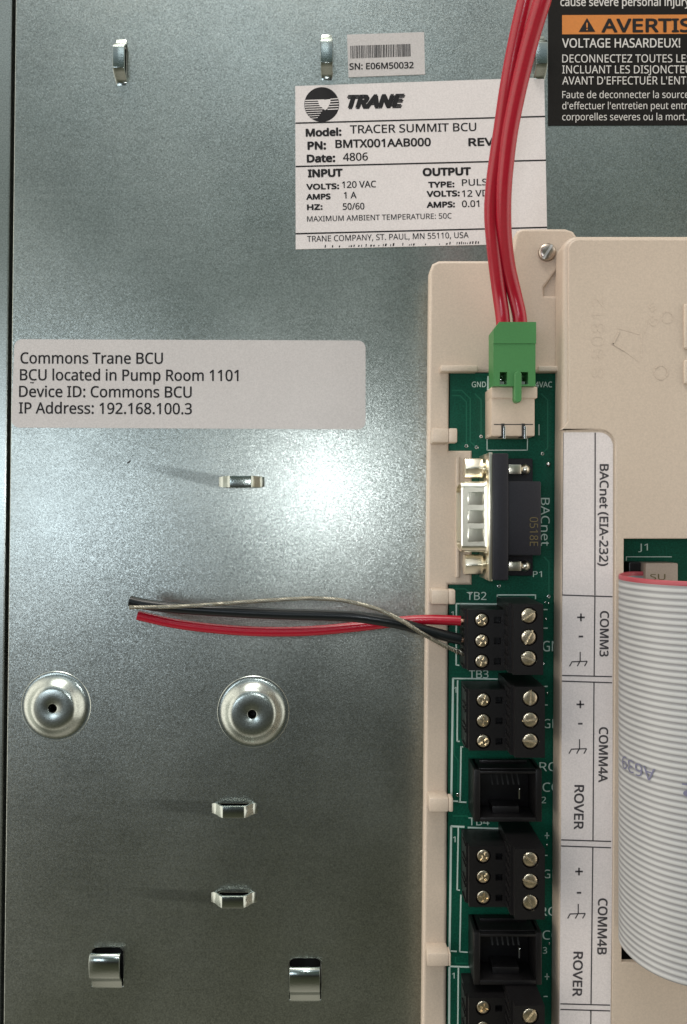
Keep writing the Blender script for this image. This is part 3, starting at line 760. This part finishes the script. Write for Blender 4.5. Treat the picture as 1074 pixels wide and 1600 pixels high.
for l_, dx, dy in ((lab[1], .35, -17.95), (lab[2], .35, -53.0), (lab[3], .3, -87.0)):
    cp = copy_thing(tb, (BX+dx, TY+dy, ZB), l_)
    for ch in cp.children:
        if ch.name.startswith('clamp_screw'): ch.rotation_euler = (0, 0, random.uniform(-1.5, 1.5))

# ------------------------------------------------------------------ cover
ZC = 17.0; ZR = 16.62
cover = thing('beige_cover', 'large beige plastic cover with a window for the ribbon cable', 'plastic cover', (90, 0, ZT))
XL = lambda py: at({400: 867.5, 800: 864.7, 1300: 862, 1900: 858.5}[py], py, ZT).x
ytop = at(0, 367, ZC).y
pts = [(at(867.5, 0, ZT).x, ytop), (95+60, ytop), (155, at(0, 1900, ZC).y), (at(858.5, 0, ZT).x, at(0, 1900, ZC).y), (at(862, 0, ZT).x, at(0, 1300, ZC).y), (at(864.7, 0, ZT).x, at(0, 800, ZC).y)]
outl = rnd(pts, [3.2, 3, 3, .1, .1, .1], 6)
win = P2([(968, 826), (1275, 826), (1275, 1540), (965.5, 1540)], ZC)
m = MB(); plate(m, [outl, win], ZT+.02, ZR, 1.15, 4)
# raised field: everything but the strip where the label lies
ins = .95
p2 = [(pts[0][0]+ins, pts[0][1]-ins), (155-ins, pts[1][1]-ins), (155-ins, pts[2][1]+ins)]
lb = P2([(954.5, 1880), (956.5, 1570), (961, 930), (962, 672), (880, 672)], ZC)
p3 = rnd(p2 + lb + [(lb[-1][0]-.6, lb[-1][1]), (pts[0][0]+ins, lb[-1][1]+2)], [2.3, 2, 2, .1, .1, .1, 3.4, .1, .1, .1], 6)
w2 = P2([(975.4, 841.8), (1260.2, 841.8), (1260.2, 1504.2), (971.8, 1504.2)], ZC)
plate(m, [p3, w2], ZR-1.2, ZC, .3, 3)
m.build('cover_shell', BEIGE, cover, smooth=True)
# moulded marks, raised a hair
m = MB(); mz = ZC+.045
text(m, '8 80812', (944, 590), (944, 463), 19, mz, -.03)
for a, b in (((965, 512), (1000, 522)), ((1003, 512), (1003, 560)), ((1000, 565), (976, 548)), ((976, 548), (956, 536)), ((958, 538), (968, 518)), ((1008, 520), (1012, 500))): line(m, a, b, 2.2, mz)
for k in range(10):
    a = 2*PI*k/10; b = 2*PI*(k+1)/10
    line(m, (1033+11*math.cos(a), 582+11*math.sin(a)), (1033+11*math.cos(b), 582+11*math.sin(b)), 2, mz)
    line(m, (1043+9*math.cos(a), 496+9*math.sin(a)), (1043+9*math.cos(b), 496+9*math.sin(b)), 2, mz)
text(m, '6', (1022, 512), (1032, 500), 14, mz, -.02); text(m, '5', (1018, 488), (1028, 482), 12, mz, -.02)
vs2 = m.v; n0 = len(vs2)
m.v = vs2 + [v - Vector((0, 0, .12)) for v in vs2]
mk = m.build('moulded_mark', BEIGE, cover)
sol = mk.modifiers.new('thickness', 'SOLIDIFY'); sol.thickness = .07*S; sol.offset = -1
for y0, y1 in ((474, 545), (562, 600)):
    q0 = at(1070, y0, 17.7); q1 = at(1130, y1, 17.7); MB().box(q0.x, q1.y, ZC-.2, q1.x, q0.y, 17.7).build('raised_pad', BEIGE, cover, bevel=.5, seg=3, smooth=True)

# label strip on the cover
ZL = ZR+.12
strip = thing('port_label', 'tall white port label with vertical lettering on the edge of the beige cover', 'label', at(918, 1130, ZR))
m = MB(); plate(m, [rnd(P2([(881.2, 675.5), (958, 675.5), (957.3, 1310), (951.5, 1860), (872, 1860), (877, 1312), (879.3, 900)], ZL), [.1, 3.2, .1, .1, .1, .1, .1], 8)], ZR+.005, ZL)
m.build('backing', STRIPLBL, strip)
m = MB(); zt = ZL+.04
V = lambda s, x, y0, y1, cap, x1=None: text(m, s, (x, y0), (x1 or x, y1), cap, zt, .022)
V('BACnet (EIA-232)', 937.8, 725.5, 884, 13.2, 936.8)
V('COMM3', 938.3, 955, 1025.5, 13.2, 937.4)
V('COMM4A', 936.6, 1136.5, 1222, 13.6, 935.6)
V('ROVER', 898.3, 1227, 1295.5, 14.2, 897.2)
V('COMM4B', 935.2, 1404, 1491, 14, 933.8)
V('ROVER', 896.8, 1487.5, 1556.5, 14, 895.2)
m.build('printed_text', GREYINK, strip)
m = MB(); l2 = lambda a, b, w=1.9: line(m, a, b, w, zt)
l2((930.3, 676), (929.8, 930)); l2((929.8, 932), (928.6, 1056)); l2((928.4, 1066), (926.8, 1313.5)); l2((926.6, 1323.5), (923.8, 1569)); l2((923.6, 1578), (921, 1860))
for y0, y1 in ((929.7, 932.3), (1055.4, 1057.3), (1064.2, 1066.8), (1312.3, 1314.8), (1321.8, 1324.6), (1568.5, 1570.6), (1577.2, 1579.6)):
    l2((879 - (y0-900)*.0045, y0), (957.5-(y0-900)*.006, y1))
l2((880.6, 676), (879, 930), .7)
for (x, yp, ym_, ys) in ((908, 964.6, 994.6, 1018.4), (907, 1100.6, 1130.8, 1155), (905, 1361.8, 1395, 1412.5)):
    l2((x-6, yp), (x+6, yp), 2.6); l2((x, yp-6), (x, yp+6), 2.6); l2((x-3.5, ym_), (x+3.5, ym_), 2.8)
    xs = x-1.2; yb = ys+15
    l2((xs, ys), (xs, yb), 1.8); l2((xs-12.6, yb+.6), (xs+11.2, yb-.2), 1.8)
    for ox in (-12.4, -.4, 11): l2((xs+ox, yb), (xs+ox-4.2, yb+7.6), 1.8)
m.build('printed_line', GREYINK, strip)

# ------------------------------------------------------------------ ribbon cable
prof = smooth_path([(76, 13.4), (68, 13.6), (65.2, 14.6), (63.0, 17.6), (61.0, 21.0), (60.1, 24.5), (60.4, 28.5), (61.6, 32.3), (63.9, 35.8), (67.7, 38.6), (73.5, 40.6), (82, 42.4), (104, 44.5)], 7)
plen = [0.0]
for a, b in zip(prof, prof[1:]): plen.append(plen[-1] + ((a-b).length))
NW = 62; SUB = 6; y0, y1 = at(0, 900.5, 27).y, at(0, 1487, 27).y
rc = thing('ribbon_cable', 'grey flat ribbon cable with one red edge, folding out of the cover window', 'cable', (64, y1, 14))
vs = []; fs = []; uvs = []; nt_ = NW*SUB
def ribbon_rows(side):
    out_ = []
    for i, p in enumerate(prof):
        t = (prof[min(i+1, len(prof)-1)] - prof[max(i-1, 0)]).normalized(); nrm = Vector((-t[1], t[0]))
        if nrm.x > 0 and False: nrm = -nrm
        for j in range(nt_+1):
            ph = (j/SUB) % 1.0; h = .18 + .15*abs(math.sin(PI*ph))**.8
            off = nrm*(h*side)
            out_.append(Vector((p[0]+off.x, y0+(y1-y0)*j/nt_, p[1]+off.y)))
    return out_
top = ribbon_rows(1); bot = ribbon_rows(-1); R = nt_+1; M = len(prof)
m = MB(); base = len(top)
fcs = []; uvl = []
for i in range(M-1):
    for j in range(nt_):
        a = i*R+j; q = (a, a+1, a+R+1, a+R)
        uv = [((plen[i] if k in (0, 1) else plen[i+1])/100, (j + (1 if k in (1, 2) else 0))/SUB/NW) for k in range(4)]
        fcs.append(q); uvl.append(uv)
        fcs.append(tuple(x+base for x in q[::-1])); uvl.append(uv[::-1])
for i in range(M-1):
    for j in (0, nt_):
        a = i*R+j; fcs.append((a, a+R, a+R+base, a+base)); v_ = j/SUB/NW; uvl.append([(0, v_)]*4)
for i in (0, M-1):
    for j in range(nt_):
        a = i*R+j; fcs.append((a, a+1, a+1+base, a+base)); uvl.append([(0, j/SUB/NW)]*4)
me = bpy.data.meshes.new('conductors'); og = ORG[rc.name]
me.from_pydata([(v-og)*S for v in top+bot], [], fcs)
uvlay = me.uv_layers.new(name='UVMap'); k = 0
for uv in uvl:
    for c_ in uv: uvlay.data[k].uv = c_; k += 1
me.polygons.foreach_set('use_smooth', [True]*len(me.polygons))
rm = mat('ribbon_insulation', (.60, .60, .60), .45)
t = rm.node_tree; bs = t.nodes['Principled BSDF']
uvn = t.nodes.new('ShaderNodeUVMap'); sp = t.nodes.new('ShaderNodeSeparateXYZ'); t.links.new(uvn.outputs[0], sp.inputs[0])
mu = t.nodes.new('ShaderNodeMath'); mu.operation = 'MULTIPLY'; mu.inputs[1].default_value = NW; t.links.new(sp.outputs['Y'], mu.inputs[0])
fr_ = t.nodes.new('ShaderNodeMath'); fr_.operation = 'PINGPONG'; fr_.inputs[1].default_value = .5; t.links.new(mu.outputs[0], fr_.inputs[0])
cr = t.nodes.new('ShaderNodeValToRGB'); e = cr.color_ramp.elements
e[0].position = .12; e[0].color = (.24, .24, .245, 1); e[1].position = .36; e[1].color = (.44, .445, .44, 1)
t.links.new(fr_.outputs[0], cr.inputs[0])
lt = t.nodes.new('ShaderNodeMath'); lt.operation = 'LESS_THAN'; lt.inputs[1].default_value = .75; t.links.new(mu.outputs[0], lt.inputs[0])
mx = t.nodes.new('ShaderNodeMix'); mx.data_type = 'RGBA'; t.links.new(lt.outputs[0], mx.inputs['Factor'])
t.links.new(cr.outputs[0], mx.inputs['A']); mx.inputs['B'].default_value = (.34, .055, .07, 1); t.links.new(mx.outputs['Result'], bs.inputs['Base Color'])
me.materials.append(rm)
ro_ = bpy.data.objects.new('conductors', me); C.objects.link(ro_); ro_.parent = rc
bmn = bmesh.new(); bmn.from_mesh(me); bmesh.ops.recalc_face_normals(bmn, faces=bmn.faces); bmn.to_mesh(me); bmn.free()
# printed legend on the ribbon: follows the surface
def on_ribbon(L_, y):         # L_: distance along the profile
    for i in range(M-1):
        if plen[i+1] >= L_:
            f = (L_-plen[i])/(plen[i+1]-plen[i]); p = prof[i].lerp(prof[i+1], f); tt = (prof[i+1]-prof[i]).normalized()
            return Vector((p[0]-tt[1]*.52, y, p[1]+tt[0]*.52))
    return Vector((prof[-1][0], y, prof[-1][1]+.5))
INKB = mat('blue_grey_ink', (.15, .15, .23), .6)
m = MB()
for s_, La, Lb in (('A639', 24.0, 33.6), ('2', 38.6, 42.2)):
    v_, f_ = glyphs(s_); xa_ = min(q.x for q in v_); xb_ = max(q.x for q in v_)
    # printed upside down: flip both axes
    m.add([on_ribbon(La+(Lb-La)*(xb_-q.x)/(xb_-xa_), -53.6 - (1.6 if s_ == '2' else 0) - (q.y/.73 - .5)*3.3) for q in v_], [tuple(f) for f in f_])
m.build('printed_text', INKB, rc)

# ------------------------------------------------------------------ loose signal wires
def wire(name, label, pts, r, material, group, tips=True):
    P = smooth_path([at(*p) for p in pts], 9)
    o = thing(name, label, 'wire', P[-1], group)
    MB().tube(P, r, 16).build('insulation', material, o, smooth=True)
    if tips:
        d = (P[0]-P[1]).normalized(); MB().tube([P[0]-d*.4, P[0]+d*.8, P[0]+d*1.7], r*.5, 10).build('bare_end', COPPER, o, smooth=True)
        d = (P[-1]-P[-2]).normalized(); MB().tube([P[-1]-d*.4, P[-1]+d*.12], r*.55, 10).build('bare_end', COPPER, o, smooth=True)
    return o
GW = 'loose signal wires in the top terminal block'
wire('red_wire', 'thin red signal wire lying lowest of the loose bundle over the bare panel',
     [(720, 970, 14.2), (700, 969, 14), (660, 968.5, 13.6), (620, 971.5, 13), (560, 979, 12.2), (480, 986, 11.2), (400, 986.5, 10.5), (330, 981.5, 10), (270, 973.5, 9.6), (216, 961.5, 9.6)], 1.16, RED, GW)
wire('black_wire', 'thin black signal wire crossing the loose bundle to its splayed cut end',
     [(720, 999, 14.4), (700, 994.5, 14.6), (660, 984, 15.2), (620, 973.5, 15.8), (560, 964, 15.4), (500, 961, 14.4), (430, 959, 13.4), (340, 954.5, 12.2), (270, 949.5, 11.4), (228, 944.5, 11), (203.5, 939, 11)], 1.28, BLKW, GW)
dp = smooth_path([at(*p) for p in [(733, 1024, 14.2), (716, 1018, 14.6), (695, 1009, 15.4), (660, 990, 17.6), (630, 971, 18.4), (590, 952, 18.2), (540, 939, 17.2), (490, 935, 16.2), (430, 937.5, 15), (370, 941.5, 14.2), (300, 946.5, 13.6), (250, 948.5, 13.2), (203, 949, 13)]], 16)
dw = thing('drain_wire', 'bare twisted metal drain wire arching over the red and black signal wires', 'wire', dp[-1], GW)
m = MB(); K = len(dp); acc = 0
for s_ in range(4):
    path = []; acc = 0
    for i, p in enumerate(dp):
        if i: acc += (dp[i]-dp[i-1]).length
        tdir = (dp[min(i+1, K-1)]-dp[max(i-1, 0)]).normalized(); a = Vector((0, 0, 1)); a = (a - tdir*a.dot(tdir)).normalized(); b = tdir.cross(a)
        sp_ = .27 + (.75*max(0, 1-i/(K*.14)) if s_ % 2 else .1*max(0, 1-i/(K*.14)))
        an = acc/2.6*2*PI + s_*PI/2
        if i < K*.14: sp_ = .27 + (.14-i/K)*4*(s_*.35)
        path.append(p + a*(sp_*math.cos(an)) + b*(sp_*math.sin(an)))
    m.tube(path, .25, 7)
m.build('strand', DRAIN, dw, smooth=True)

# ------------------------------------------------------------------ red power wires
GR = 'red power wires feeding the green plug'
w1 = [(787, 512, 16.0), (785, 490, 16), (780, 455, 17), (775, 415, 20), (770.5, 370, 24), (768.5, 330, 27), (771, 290, 30), (777, 245, 33), (784, 200, 36), (793, 140, 40), (806, 70, 44), (822, 0, 48), (842, -80, 52), (880, -200, 56)]
w2 = [(813.5, 512, 16.0), (811, 490, 16), (803, 455, 17), (794, 415, 20), (788.5, 370, 24.6), (787, 330, 28.6), (788, 290, 32), (792, 245, 35), (798, 200, 38), (810, 140, 42), (827, 70, 47), (848, 0, 52), (874, -80, 56), (915, -200, 62)]
o = wire('power_wire', 'thick red power wire entering the chamfered side of the green plug', w1, 1.62, RED, GR, False)
o = wire('power_wire', 'thick red power wire entering the green plug nearer the big beige cover', w2, 1.62, RED, GR, False)
